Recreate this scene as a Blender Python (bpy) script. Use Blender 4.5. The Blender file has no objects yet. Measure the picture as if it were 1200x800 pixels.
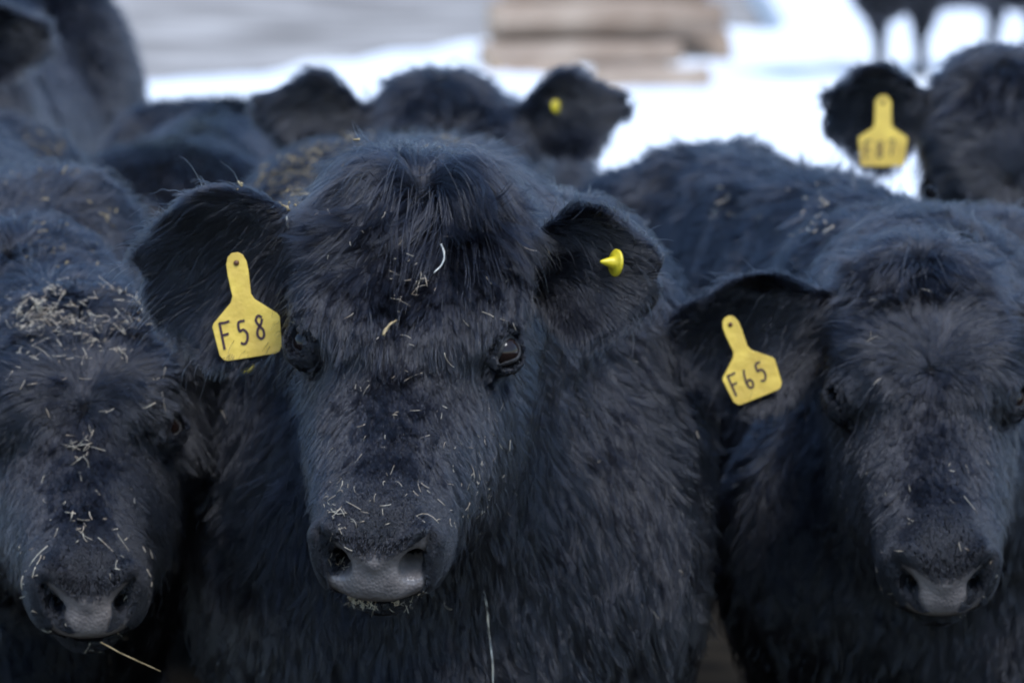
import bpy, math
import numpy as np
from mathutils import Vector, Matrix, kdtree

RQ = 1.0                                        # coat density
f32 = np.float32
rng = np.random.default_rng(7)
scene = bpy.context.scene
COL = scene.collection

# ------------------------------------------------------------------ camera
CAMZ, PITCH, LENS = 1.65, math.radians(7.5), 142.0
FPX = 1200 * LENS / 36.0
cam_d = bpy.data.cameras.new("camera"); cam = bpy.data.objects.new("camera", cam_d); COL.objects.link(cam)
cam.location = (0, 0, CAMZ); cam.rotation_euler = (math.pi / 2 - PITCH, 0, 0)
cam_d.lens = LENS; cam_d.sensor_width = 36; cam_d.clip_start = 0.1; cam_d.clip_end = 2000
cam_d.dof.use_dof = True; cam_d.dof.focus_distance = 4.38; cam_d.dof.aperture_fstop = 5.4
scene.camera = cam
CAM = np.array([0, 0, CAMZ])

def at(px, py, Y):
    """world point seen at pixel (px, py) of the 1200x800 photo at distance Y"""
    a, b = (px - 600) / FPX, (400 - py) / FPX
    d = np.array([a, math.cos(PITCH) + b * math.sin(PITCH), -math.sin(PITCH) + b * math.cos(PITCH)])
    return CAM + d * (Y / d[1])

# ------------------------------------------------------------------ light
SUN_EL, SUN_AZ = math.radians(62), math.radians(150)      # azimuth measured from +Y towards +X
world = bpy.data.worlds.new("World"); scene.world = world; world.use_nodes = True
nt = world.node_tree; bg = nt.nodes["Background"]
sky = nt.nodes.new("ShaderNodeTexSky"); sky.sky_type = 'NISHITA'; sky.sun_disc = False
sky.sun_elevation = SUN_EL; sky.sun_rotation = SUN_AZ; sky.air_density = 1.3; sky.dust_density = 0.8; sky.ozone_density = 3.0
nt.links.new(sky.outputs[0], bg.inputs[0]); bg.inputs[1].default_value = 0.10
sun_d = bpy.data.lights.new("sun", 'SUN'); sun_d.energy = 1.5; sun_d.angle = math.radians(25); sun_d.color = (1, 0.985, 0.96)
sun = bpy.data.objects.new("sun", sun_d); COL.objects.link(sun)
sd = Vector((math.sin(SUN_AZ) * math.cos(SUN_EL), math.cos(SUN_AZ) * math.cos(SUN_EL), math.sin(SUN_EL)))
sun.rotation_euler = (-sd).to_track_quat('-Z', 'Y').to_euler()
scene.view_settings.view_transform = 'Standard'; scene.view_settings.look = 'None'
scene.view_settings.gamma = 1; scene.view_settings.exposure = 1.16; scene.view_settings.use_white_balance = True; scene.view_settings.white_balance_temperature = 6050
scene.cycles.max_bounces = 6; scene.cycles.diffuse_bounces = 2; scene.cycles.glossy_bounces = 4
scene.cycles.transmission_bounces = 4; scene.cycles.use_denoising = True; scene.cycles.filter_width = 1.9
scene.cycles_curves.shape = 'RIBBONS'

# ------------------------------------------------------------------ materials
def mat(name, col, rough=0.6, spec=0.5, bump=0.0, bscale=60, vary=None, vscale=8):
    m = bpy.data.materials.new(name); m.use_nodes = True; n = m.node_tree
    b = n.nodes["Principled BSDF"]
    b.inputs["Base Color"].default_value = (*col, 1); b.inputs["Roughness"].default_value = rough
    b.inputs["Specular IOR Level"].default_value = spec
    tc = n.nodes.new("ShaderNodeTexCoord")
    if vary:
        no = n.nodes.new("ShaderNodeTexNoise"); no.inputs["Scale"].default_value = vscale; no.inputs["Detail"].default_value = 6
        n.links.new(tc.outputs["Object"], no.inputs["Vector"])
        cr = n.nodes.new("ShaderNodeValToRGB"); cr.color_ramp.elements[0].position = 0.35; cr.color_ramp.elements[1].position = 0.68
        cr.color_ramp.elements[0].color = (*col, 1); cr.color_ramp.elements[1].color = (*vary, 1)
        n.links.new(no.outputs["Fac"], cr.inputs[0]); n.links.new(cr.outputs[0], b.inputs["Base Color"])
    if bump:
        no = n.nodes.new("ShaderNodeTexNoise"); no.inputs["Scale"].default_value = bscale; no.inputs["Detail"].default_value = 8
        n.links.new(tc.outputs["Object"], no.inputs["Vector"])
        bp = n.nodes.new("ShaderNodeBump"); bp.inputs["Strength"].default_value = bump; bp.inputs["Distance"].default_value = 0.01
        n.links.new(no.outputs["Fac"], bp.inputs["Height"]); n.links.new(bp.outputs[0], b.inputs["Normal"])
    return m

def hair_mat(name, rough=0.24, rrough=0.35, col=(0.009, 0.0095, 0.013)):
    m = bpy.data.materials.new(name); m.use_nodes = True; n = m.node_tree
    for x in list(n.nodes): n.nodes.remove(x)
    out = n.nodes.new("ShaderNodeOutputMaterial"); h = n.nodes.new("ShaderNodeBsdfHairPrincipled")
    h.model = 'CHIANG'; h.parametrization = 'COLOR'
    h.inputs["Color"].default_value = (*col, 1); h.inputs["Roughness"].default_value = rough
    h.inputs["Radial Roughness"].default_value = rrough; h.inputs["IOR"].default_value = 1.46
    h.inputs["Random Roughness"].default_value = 0.3
    n.links.new(h.outputs[0], out.inputs["Surface"])
    return m
M_HAIR = hair_mat("black_hair")
M_BACK = hair_mat("dusty_black_hair", 0.45, 0.6, (0.02, 0.017, 0.015))

def skin_mat():
    """black hide; the bare nose pad and the worn skin round the eyes are marked on the mesh"""
    m = mat("black_hide", (0.008, 0.008, 0.009), 0.7, 0.0); n = m.node_tree; b = n.nodes["Principled BSDF"]
    at_ = n.nodes.new("ShaderNodeAttribute"); at_.attribute_name = "bare"
    tc = n.nodes.new("ShaderNodeTexCoord")
    no = n.nodes.new("ShaderNodeTexNoise"); no.inputs["Scale"].default_value = 55; no.inputs["Detail"].default_value = 7
    n.links.new(tc.outputs["Object"], no.inputs["Vector"])
    cr = n.nodes.new("ShaderNodeValToRGB")
    cr.color_ramp.elements[0].position = 0.3; cr.color_ramp.elements[0].color = (0.125, 0.108, 0.103, 1)
    cr.color_ramp.elements[1].position = 0.75; cr.color_ramp.elements[1].color = (0.23, 0.20, 0.185, 1)
    n.links.new(no.outputs["Fac"], cr.inputs[0])
    mx = n.nodes.new("ShaderNodeMix"); mx.data_type = 'RGBA'; mx.inputs["A"].default_value = (0.008, 0.008, 0.009, 1)
    n.links.new(at_.outputs["Fac"], mx.inputs["Factor"]); n.links.new(cr.outputs[0], mx.inputs["B"])
    n.links.new(mx.outputs["Result"], b.inputs["Base Color"])
    mr = n.nodes.new("ShaderNodeMapRange"); mr.inputs["To Min"].default_value = 0.7; mr.inputs["To Max"].default_value = 0.36
    n.links.new(at_.outputs["Fac"], mr.inputs["Value"]); n.links.new(mr.outputs[0], b.inputs["Roughness"])
    ms = n.nodes.new("ShaderNodeMapRange"); ms.inputs["To Min"].default_value = 0.02; ms.inputs["To Max"].default_value = 0.6
    n.links.new(at_.outputs["Fac"], ms.inputs["Value"]); n.links.new(ms.outputs[0], b.inputs["Specular IOR Level"])
    vo = n.nodes.new("ShaderNodeTexVoronoi"); vo.inputs["Scale"].default_value = 260; n.links.new(tc.outputs["Object"], vo.inputs["Vector"])
    bp = n.nodes.new("ShaderNodeBump"); bp.inputs["Strength"].default_value = 0.5; bp.inputs["Distance"].default_value = 0.0015; bp.invert = True
    n.links.new(vo.outputs["Distance"], bp.inputs["Height"]); n.links.new(bp.outputs[0], b.inputs["Normal"])
    return m
M_SKIN = skin_mat()
M_EYE = mat("wet_dark_eye", (0.012, 0.007, 0.006), 0.08, 0.35)
M_LID = mat("eyelid_skin", (0.018, 0.017, 0.018), 0.5, 0.35, 0.4, 300)
M_RIM = mat("hoof_horn", (0.05, 0.045, 0.04), 0.5)
def tag_mat(name, c1, c2):
    return mat(name, c1, 0.42, 0.5, 0.15, 90, vary=c2, vscale=25)
M_TAG = tag_mat("yellow_tag_plastic", (0.93, 0.66, 0.11), (0.66, 0.44, 0.08))
M_TAGB = tag_mat("bright_yellow_plastic", (0.74, 0.58, 0.02), (0.6, 0.47, 0.02))
M_INK = mat("marker_ink", (0.05, 0.02, 0.03), 0.6)
M_PIN = mat("tag_pin", (0.12, 0.05, 0.02), 0.5)
M_STRAW = mat("dry_straw", (0.64, 0.58, 0.45), 0.5, 0.4, vary=(0.5, 0.38, 0.26), vscale=60)
M_STRAWP = mat("pale_straw", (0.66, 0.66, 0.6), 0.4, 0.5, vary=(0.55, 0.5, 0.36), vscale=30)
M_STRAWG = mat("green_hay", (0.42, 0.44, 0.2), 0.6, 0.4)
M_CHAFF = mat("hay_chaff", (0.3, 0.22, 0.11), 0.8, 0.3, vary=(0.42, 0.34, 0.2), vscale=80)
M_SNOW = mat("snow", (0.88, 0.9, 0.92), 0.7, 0.3, 0.6, 3, vary=(0.8, 0.82, 0.86), vscale=0.6)
M_MUD = mat("frozen_ground", (0.20, 0.185, 0.17), 1.0, 0.0, 0.5, 4, vary=(0.44, 0.41, 0.38), vscale=0.9)
M_BARK = mat("weathered_wood", (0.24, 0.17, 0.12), 0.85, 0.3, 0.8, 12, vary=(0.38, 0.3, 0.23), vscale=3)
M_CUT = mat("cut_wood", (0.45, 0.32, 0.2), 0.8)

# ------------------------------------------------------------------ helpers
def link(o, parent=None):
    COL.objects.link(o)
    if parent: o.parent = parent
    return o
def tagobj(o, label=None, cat=None, group=None, kind=None):
    if label: o["label"] = label
    if cat: o["category"] = cat
    if group: o["group"] = group
    if kind: o["kind"] = kind
    return o
def mesh_obj(name, V, F, mats, parent=None, smooth=True, midx=None):
    me = bpy.data.meshes.new(name); me.from_pydata([tuple(v) for v in V], [], [tuple(map(int, f)) for f in F])
    if smooth: me.polygons.foreach_set("use_smooth", [True] * len(me.polygons))
    for m in (mats if isinstance(mats, (list, tuple)) else [mats]): me.materials.append(m)
    if midx is not None: me.polygons.foreach_set("material_index", midx)
    me.update()
    return link(bpy.data.objects.new(name, me), parent)
def unit(v):
    v = np.asarray(v, dtype=float); return v / (np.linalg.norm(v, axis=-1, keepdims=True) + 1e-9)
def sstep(a, b, x):
    t = np.clip((x - a) / (b - a), 0, 1); return t * t * (3 - 2 * t)
def rotz(a): c, s = math.cos(a), math.sin(a); return np.array([[c, -s, 0], [s, c, 0], [0, 0, 1.0]])
def rotx(a): c, s = math.cos(a), math.sin(a); return np.array([[1.0, 0, 0], [0, c, -s], [0, s, c]])
def roty(a): c, s = math.cos(a), math.sin(a); return np.array([[c, 0, s], [0, 1.0, 0], [-s, 0, c]])

_ND = rng.normal(size=(3, 4, 3)); _NP = rng.uniform(0, 6.28, size=(3, 4))
def vnoise(P, freq, seed=0):
    """smooth 3-vector noise, about -1..1"""
    out = np.zeros_like(P)
    for a in range(3):
        acc = 0
        for o in range(4):
            acc = acc + np.sin(P @ (_ND[a, o] * freq * (1 + 0.55 * o)).astype(P.dtype) + _NP[a, o] + seed * 1.7 * (o + 1)) / (1 + 0.4 * o)
        out[:, a] = acc * 0.5
    return out

# --- signed distance pieces
def smin(a, b, k):
    h = np.clip(0.5 + 0.5 * (b - a) / k, 0, 1); return b + (a - b) * h - k * h * (1 - h)
def smax(a, b, k): return -smin(-a, -b, k)
def d_ell(P, c, r, R=None):
    q = P - np.array(c, f32)
    if R is not None: q = q @ np.asarray(R, f32)
    r = np.array(r, f32)
    k0 = np.sqrt((q / r) ** 2 @ np.ones(3, f32)) + 1e-6; k1 = np.sqrt((q / (r * r)) ** 2 @ np.ones(3, f32)) + 1e-6
    return k0 * (k0 - 1) / k1
def d_rc(P, a, b, ra, rb, sx=1.0):
    """round cone from a to b; sx > 1 makes it narrower across x"""
    a = np.array(a, f32); b = np.array(b, f32); pa = P - a; ba = b - a
    if sx != 1.0: pa = pa * np.array([sx, 1, 1], f32); ba = ba * np.array([sx, 1, 1], f32)
    h = np.clip(pa @ ba / (ba @ ba), 0, 1)
    q = pa - h[:, None] * ba
    return np.sqrt((q * q) @ np.ones(3, f32)) - (ra + (rb - ra) * h)

class Ear:
    def __init__(s, side, dirv, opening, L=0.17, W=0.062, D=0.032, cup=0.5, point=0.3):
        s.cup = cup; s.point = point
        s.side = side; s.base = np.array([side * 0.093, 0.035, -0.075])
        s.u = unit(dirv); w = np.array(opening, float); w -= s.u * (w @ s.u); s.w = unit(w); s.v = np.cross(s.w, s.u)
        s.R = np.stack([s.u, s.v, s.w], 1); s.L, s.W, s.D = L, W, D
    def loc(s, Q): return (Q - s.base.astype(Q.dtype)) @ s.R.astype(Q.dtype)
    def sdf(s, Q):
        q = s.loc(Q); L = s.L
        # leaf: narrower at root, wide in the middle
        t = np.clip(q[:, 0] / L, 0, 1)
        sc = 0.62 + 0.5 * sstep(0, 0.5, t) - s.point * sstep(0.5, 1, t)
        q2 = q.copy(); q2[:, 1] /= sc
        # cup: the two edges curl towards the opening
        q2[:, 2] -= s.cup * np.minimum(np.abs(q[:, 1]), 0.09) ** 2 / s.W - 0.12 * s.L * (1 - (2 * t - 1) ** 2) * -0.6
        c = (L * 0.5, 0, 0)
        d = d_ell(q2, c, (L * 0.56, s.W, s.D * 0.42))
        root = d_rc(q, (-0.02, 0, -0.004), (L * 0.3, 0, -0.006), 0.03, 0.02)
        return smin(d * 0.8, root, 0.02)

EYE_R = 0.0172
EYE = np.array([0.099, 0.188, -0.052])
def head_sdf(Q, ears, brow=1.0):
    A = np.stack([np.abs(Q[:, 0]), Q[:, 1], Q[:, 2]], 1).astype(f32)       # symmetric
    d = d_ell(A, (0, 0.10, -0.098), (0.106, 0.15, 0.1))
    d = smin(d, d_ell(A, (0, 0.005, -0.065), (0.074, 0.052, 0.055)), 0.035)
    d = smin(d, d_ell(A, (0.058, 0.135, -0.045), (0.05, 0.08, 0.042)), 0.03)
    R = rotz(math.radians(28))
    d = smin(d, d_ell(A, (0.080, 0.158, -0.036), (0.026, 0.06, 0.026), R), 0.02)
    if brow > 0:
        d = smin(d, d_ell(A, (0.044, 0.022, -0.026), (0.042, 0.052, 0.046)), 0.012)
        R2 = rotz(math.radians(-22))
        d = smin(d, d_rc(A, (0.078, 0.075, -0.048), (0.026, 0.200, -0.036 + 0.004 * brow), 0.044, 0.026 + 0.004 * brow), 0.010)
        d = smax(d, -d_rc(A, (0.0, 0.03, 0.024), (0.0, 0.215, 0.012), 0.010, 0.020), 0.02)
    d = smin(d, d_rc(A, (0, 0.2, -0.090), (0, 0.41, -0.080), 0.068, 0.045, 1.03), 0.04)
    d = smin(d, d_ell(A, (0.052, 0.19, -0.165), (0.052, 0.13, 0.09)), 0.04)
    d = smin(d, d_ell(A, (0.040, 0.28, -0.118), (0.044, 0.13, 0.062)), 0.03)
    d = smin(d, d_rc(A, (0, 0.13, -0.21), (0, 0.41, -0.128), 0.062, 0.033), 0.04)
    d = smin(d, d_ell(A, (0.014, 0.422, -0.080), (0.040, 0.066, 0.050)), 0.025)
    d = smin(d, d_ell(A, (0.042, 0.412, -0.1), (0.028, 0.056, 0.036)), 0.025)
    # nostril wings and pad
    d = smin(d, d_ell(A, (0.042, 0.446, -0.062), (0.022, 0.028, 0.030)), 0.014)
    d = smin(d, d_ell(A, (0, 0.464, -0.080), (0.044, 0.03, 0.040)), 0.016)
    pn = unit(np.array([0, 0.80, 0.60])).astype(f32)              # the nose slants back towards the bridge
    d = smax(d, (A - np.array([0, 0.472, -0.060], f32)) @ pn, 0.018)
    d = smin(d, d_rc(A, (0.0, 0.474, -0.064), (0.046, 0.452, -0.034), 0.008, 0.007), 0.012)
    d = smin(d, d_rc(A, (0.058, 0.444, -0.056), (0.047, 0.464, -0.094), 0.009, 0.010), 0.012)
    d = smax(d, -d_rc(A, (0.027, 0.492, -0.094), (0.044, 0.470, -0.060), 0.0055, 0.0100), 0.004)
    d = smax(d, -d_rc(A, (0.044, 0.470, -0.060), (0.058, 0.448, -0.038), 0.0095, 0.004), 0.004)
    d = smax(d, -d_rc(A, (0.038, 0.478, -0.072), (0.030, 0.42, -0.075), 0.011, 0.010), 0.004)
    # mouth line
    d = smax(d, -d_rc(A, (0, 0.50, -0.128), (0.075, 0.40, -0.128), 0.004, 0.004), 0.006)
    d = smin(d, d_ell(A, (0, 0.425, -0.145), (0.038, 0.04, 0.022)), 0.012)
    # lids and eye opening
    n = unit(np.array([0.72, 0.24, 0.65]))
    d = smin(d, d_ell(A, EYE, (0.0265, 0.0265, 0.0265)), 0.014)
    e1 = unit(np.array([-0.35, 0.95, 0.0]) - n * (n @ np.array([-0.35, 0.95, 0.0]))); e2 = np.cross(n, e1)
    R = np.stack([e1, e2, n], 1)
    d = smax(d, -d_ell(A, EYE + n * 0.017, (0.0195, 0.0125, 0.02), R), 0.004)
    d = smax(d, -d_ell(A, EYE + n * 0.024 + e1 * 0.024, (0.016, 0.004, 0.008), R), 0.005)
    for e in ears: d = smin(d, e.sdf(Q), 0.022)
    return d

def pad_mask(Q):
    x = np.abs(Q[:, 0]); y = Q[:, 1]; z = Q[:, 2]
    w = np.interp(z, [-0.122, -0.10, -0.085, -0.07, -0.05, -0.032], [0.034, 0.046, 0.047, 0.043, 0.050, 0.054])
    top = -0.056 + 0.024 * (x / 0.050) ** 2
    A = np.stack([x, y, z], 1).astype(f32)
    nd = np.minimum(d_rc(A, (0.027, 0.492, -0.094), (0.044, 0.470, -0.060), 0.0055, 0.0100), d_rc(A, (0.038, 0.478, -0.072), (0.030, 0.42, -0.075), 0.011, 0.010))
    nd = np.where(nd < d_rc(A, (0.044, 0.470, -0.060), (0.058, 0.448, -0.038), 0.0095, 0.004), nd, d_rc(A, (0.044, 0.470, -0.060), (0.058, 0.448, -0.038), 0.0095, 0.004))
    pn = (A - np.array([0, 0.472, -0.060], f32)) @ unit(np.array([0, 0.80, 0.60])).astype(f32)
    dark = sstep(0.0035, 0.001, nd) * sstep(-0.0025, -0.008, pn)        # inside of the nostrils
    return (1 - dark) * sstep(-0.037, -0.045, z) * sstep(-0.003, 0.003, w - x) * sstep(0.425, 0.44, y) * sstep(-0.126, -0.119, z) * sstep(0.004, -0.004, z - top)

class Cow:
    def __init__(s, loc, heading, head, hrot, ears, size=1.0, res=0.006, neck_r=(0.2, 0.125), seed=0, lower_head=None, **kw):
        s.size = size; s.T = np.array([loc[0], loc[1], 0.0]); s.R = rotz(math.pi + math.radians(heading)) * size
        s.seed = seed; s.res = res; s.ears = ears; s.kw = kw
        Ri = np.linalg.inv(s.R)
        yaw, pitch, roll = [math.radians(a) for a in hrot]
        base = np.array([[-1, 0, 0], [0, -math.cos(pitch), -math.sin(pitch)], [0, -math.sin(pitch), math.cos(pitch)]], float).T
        RH = roty(roll) @ rotz(yaw) @ base                     # head axes in the world
        s.hs = kw.get('hs', 1.0)
        s.HR = (Ri * size) @ RH                                  # rotation head -> cow
        s.H = Ri @ (np.array(head) - s.T)
        s.neck_r = neck_r
    def q(s, P): return ((P - s.H.astype(P.dtype)) @ s.HR.astype(P.dtype)) * P.dtype.type(s.size / s.hs)
    def unq(s, Q): return (Q * s.hs / s.size) @ s.HR.T + s.H
    def body_sdf(s, P):
        A = np.stack([np.abs(P[:, 0]), P[:, 1], P[:, 2]], 1).astype(f32)
        w = s.kw.get('wide', 1.0)
        d = d_rc(A, (0, -0.72, 0.77), (0, 0.18, 0.75), 0.31, 0.315, 1.18 / w)
        d = smin(d, d_rc(A, (0, -0.80, 1.0), (0, 0.22, 1.01), 0.14, 0.12), 0.09)
        d = smin(d, d_ell(A, (0.11, -0.88, 0.88), (0.17, 0.22, 0.24)), 0.08)
        d = smin(d, d_ell(A, (0.16 * w, 0.22, 0.80), (0.15 * w, 0.22, 0.34)), 0.07)
        d = smin(d, d_ell(A, (0, 0.42, 0.70), (0.27 * max(w, 1.0) * s.kw.get('chest', 1.0), 0.2, 0.29)), 0.08)
        d = smin(d, d_ell(A, (0, 0.50, 0.52), (0.10, 0.15, 0.13)), 0.07)
        d = smin(d, d_rc(A, (0.18, 0.25, 0.60), (0.17, 0.27, 0.36), 0.12, 0.055), 0.06)
        d = smin(d, d_rc(A, (0.155, 0.27, 0.36), (0.155, 0.26, 0.10), 0.05, 0.034), 0.03)
        d = smin(d, d_rc(A, (0.155, 0.26, 0.10), (0.155, 0.30, 0.035), 0.036, 0.048), 0.02)
        d = smin(d, d_rc(A, (0.15, -0.82, 0.72), (0.16, -0.72, 0.52), 0.16, 0.10), 0.07)
        d = smin(d, d_rc(A, (0.16, -0.72, 0.55), (0.15, -0.94, 0.40), 0.085, 0.05), 0.05)
        d = smin(d, d_rc(A, (0.15, -0.94, 0.40), (0.15, -0.88, 0.10), 0.045, 0.036), 0.03)
        d = smin(d, d_rc(A, (0.15, -0.88, 0.10), (0.15, -0.84, 0.035), 0.036, 0.048), 0.02)
        d = smin(d, d_rc(A, (0, -1.08, 1.02), (0, -1.14, 0.45), 0.035, 0.022), 0.03)
        d = smin(d, d_rc(A, (0, -1.14, 0.5), (0, -1.14, 0.3), 0.03, 0.045), 0.03)
        # neck: from the withers and the chest to the back of the skull
        n0 = np.array([0, 0.22, 0.93]); hq = s.unq(np.array([[0, 0.03, -0.115]]))[0]; th = s.unq(np.array([[0, 0.11, -0.19]]))[0]
        mid = (n0 + hq) / 2 + np.array([0, 0.0, s.kw.get('arch', 0.03)])
        ra, rb = s.neck_r
        rm = (ra + rb) / 2
        d = smin(d, d_rc(P, n0, mid, ra, rm), 0.08)
        d = smin(d, d_rc(P, mid, hq, rm, rb), 0.06)
        d = smin(d, d_rc(P, (0, 0.40, 0.72), th, 0.17, 0.085), 0.08)
        g = s.kw.get('ground', None)
        return d
    def sdf(s, P):
        d = s.body_sdf(P)
        Q = s.q(P); near = np.linalg.norm(Q - np.array([0, 0.2, -0.08], f32), axis=1) < 0.46
        if near.any():
            dh = head_sdf(Q[near].astype(f32), s.ears, s.kw.get('brow', 0)) * f32(s.hs / s.size)
            d[near] = smin(d[near], dh, 0.03)
        n = vnoise(P, 9.0, s.seed)[:, 0] * 0.004
        return (d + n).astype(f32)
    # ---- grid, surface nets
    def build_grid(s):
        h = s.res; B = 8
        hc = s.unq(np.array([[0, 0.2, -0.08]]))[0]
        lo = np.minimum([-0.5, -1.32, -0.06], hc - 0.42); hi = np.maximum([0.5, 0.75, 1.3], hc + 0.42)
        nb = np.ceil((hi - lo) / (h * B)).astype(int)
        s.lo = lo.astype(f32); N = nb * B + 1; s.N = N
        ax = [lo[i] + h * B * np.arange(nb[i] + 1) for i in range(3)]
        G = np.stack(np.meshgrid(*ax, indexing='ij'), -1).reshape(-1, 3).astype(f32)
        Cc = s.sdf(G).reshape(nb + 1)
        # coarse trilinear fill
        t = [np.arange(N[i]) / B for i in range(3)]
        F = Cc
        for a in range(3):
            i0 = np.minimum(t[a].astype(int), nb[a] - 1); fr = (t[a] - i0).astype(f32)
            sh = [1, 1, 1]; sh[a] = -1
            F = np.take(F, i0, a) * (1 - fr.reshape(sh)) + np.take(F, i0 + 1, a) * fr.reshape(sh)
        F = np.ascontiguousarray(F.astype(f32))
        cen = (Cc[:-1, :-1, :-1] + Cc[1:, 1:, 1:] + Cc[1:, :-1, :-1] + Cc[:-1, 1:, :-1] + Cc[:-1, :-1, 1:] + Cc[1:, 1:, :-1] + Cc[1:, :-1, 1:] + Cc[:-1, 1:, 1:]) / 8
        mn = Cc.copy()
        blk = np.argwhere(np.abs(cen) < h * B * 1.25 + 0.012)
        # blocks round the head are always refined
        bc = (blk * 0)
        allb = np.stack(np.meshgrid(*[np.arange(nb[i]) for i in range(3)], indexing='ij'), -1).reshape(-1, 3)
        qc = s.q((s.lo + (allb + 0.5) * h * B).astype(f32))
        inh = (np.abs(qc[:, 0]) < 0.3) & (qc[:, 1] > -0.15) & (qc[:, 1] < 0.56) & (qc[:, 2] > -0.3) & (qc[:, 2] < 0.12) & (np.abs(cen.reshape(-1)) < 0.09)
        blk = np.unique(np.concatenate([blk, allb[inh]]), axis=0)
        off = np.stack(np.meshgrid(*[np.arange(B + 1)] * 3, indexing='ij'), -1).reshape(-1, 3)
        for c in range(0, len(blk), 600):
            idx = (blk[c:c + 600, None, :] * B + off[None]).reshape(-1, 3)
            F[idx[:, 0], idx[:, 1], idx[:, 2]] = s.sdf((s.lo + idx * h).astype(f32))
        s.F = F
    def look(s, P):
        g = (P - s.lo) / f32(s.res); mx = (s.N - 2).astype(f32)
        g = np.clip(g, 0, mx - 0.001); i = g.astype(np.int32); f = g - i
        F = s.F; st = (F.shape[1] * F.shape[2], F.shape[2], 1); Ff = F.reshape(-1)
        b = i[:, 0] * st[0] + i[:, 1] * st[1] + i[:, 2]
        c000 = Ff[b]; c001 = Ff[b + 1]; c010 = Ff[b + st[1]]; c011 = Ff[b + st[1] + 1]
        b = b + st[0]
        c100 = Ff[b]; c101 = Ff[b + 1]; c110 = Ff[b + st[1]]; c111 = Ff[b + st[1] + 1]
        x, y, z = f[:, 0], f[:, 1], f[:, 2]
        a0 = (c000 * (1 - z) + c001 * z) * (1 - y) + (c010 * (1 - z) + c011 * z) * y
        a1 = (c100 * (1 - z) + c101 * z) * (1 - y) + (c110 * (1 - z) + c111 * z) * y
        return a0 * (1 - x) + a1 * x
    def grad(s, P):
        e = f32(s.res * 0.9); g = np.empty_like(P)
        for a in range(3):
            o = np.zeros(3, f32); o[a] = e
            g[:, a] = s.look(P + o) - s.look(P - o)
        return (g / (np.linalg.norm(g, axis=1, keepdims=True) + 1e-9)).astype(f32)
    def nets(s):
        F = s.F; I = F < 0
        m = np.zeros(tuple(n - 1 for n in F.shape), np.int8)
        for dx in (0, 1):
            for dy in (0, 1):
                for dz in (0, 1): m += I[dx:F.shape[0] - 1 + dx, dy:F.shape[1] - 1 + dy, dz:F.shape[2] - 1 + dz]
        cells = np.argwhere((m > 0) & (m < 8)); ids = -np.ones(m.shape, np.int32); ids[tuple(cells.T)] = np.arange(len(cells))
        acc = np.zeros((len(cells), 3)); cnt = np.zeros(len(cells))
        for a in range(3):
            o = [0, 1, 2]; o.remove(a)
            for b in (0, 1):
                for c in (0, 1):
                    p0 = cells.copy(); p0[:, o[0]] += b; p0[:, o[1]] += c; p1 = p0.copy(); p1[:, a] += 1
                    f0 = F[tuple(p0.T)]; f1 = F[tuple(p1.T)]; k = (f0 < 0) != (f1 < 0)
                    t = np.where(k, f0 / np.where(k, f0 - f1, 1), 0); pt = p0.astype(float); pt[:, a] += t
                    acc[k] += pt[k]; cnt[k] += 1
        V = (s.lo + (acc / cnt[:, None]) * s.res).astype(f32)
        quads = []
        for a in range(3):
            sl0 = [slice(None)] * 3; sl1 = [slice(None)] * 3; sl0[a] = slice(0, -1); sl1[a] = slice(1, None)
            e = np.argwhere(I[tuple(sl0)] != I[tuple(sl1)]); b, c = (a + 1) % 3, (a + 2) % 3
            e = e[(e[:, b] > 0) & (e[:, c] > 0) & (e[:, b] < F.shape[b] - 1) & (e[:, c] < F.shape[c] - 1)]
            def cid(db, dc):
                q = e.copy(); q[:, b] -= db; q[:, c] -= dc; return ids[tuple(q.T)]
            q = np.stack([cid(1, 1), cid(0, 1), cid(0, 0), cid(1, 0)], 1)
            fl = ~I[tuple(e.T)]; q[fl] = q[fl][:, ::-1]
            quads.append(q)
        Q = np.concatenate(quads); Q = Q[(Q >= 0).all(1)]
        for _ in range(2): V = V - s.grad(V) * (s.look(V)[:, None]) * 0.8
        return V, Q

    # ---- everything visible
    def make(s, name, label, cat, hair_mat=None):
        root = link(bpy.data.objects.new(name, None)); tagobj(root, label, cat, "black cattle crowded together in the snowy yard")
        M = Matrix.Identity(4)
        for i in range(3):
            for j in range(3): M[i][j] = s.R[i][j]
            M[i][3] = s.T[i]
        root.matrix_world = M; s.root = root
        s.build_grid(); V, Q = s.nets(); s.V, s.Fq = V, Q
        me = bpy.data.meshes.new("body")
        me.vertices.add(len(V)); me.vertices.foreach_set("co", V.reshape(-1))
        me.loops.add(len(Q) * 4); me.loops.foreach_set("vertex_index", Q.reshape(-1).astype(np.int32))
        me.polygons.add(len(Q)); me.polygons.foreach_set("loop_start", np.arange(0, len(Q) * 4, 4, dtype=np.int32))
        me.update(calc_edges=True); me.polygons.foreach_set("use_smooth", np.ones(len(Q), bool)); me.materials.append(M_SKIN)
        bare = pad_mask(s.q(V)); a = me.attributes.new("bare", 'FLOAT', 'POINT'); a.data.foreach_set("value", bare.astype(f32))
        bo = link(bpy.data.objects.new("body", me), root)
        sm = bo.modifiers.new("soften", 'SMOOTH'); sm.factor = 0.5; sm.iterations = 3
        for sd_ in (1, -1):
            c = s.unq(np.array([EYE * np.array([sd_, 1, 1])]))[0]
            ey = eye(c, EYE_R * s.hs / s.size, root)
            if s.res < 0.006: s.lid(sd_, root)
        s.coat(hair_mat or M_HAIR)
        return s
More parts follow.
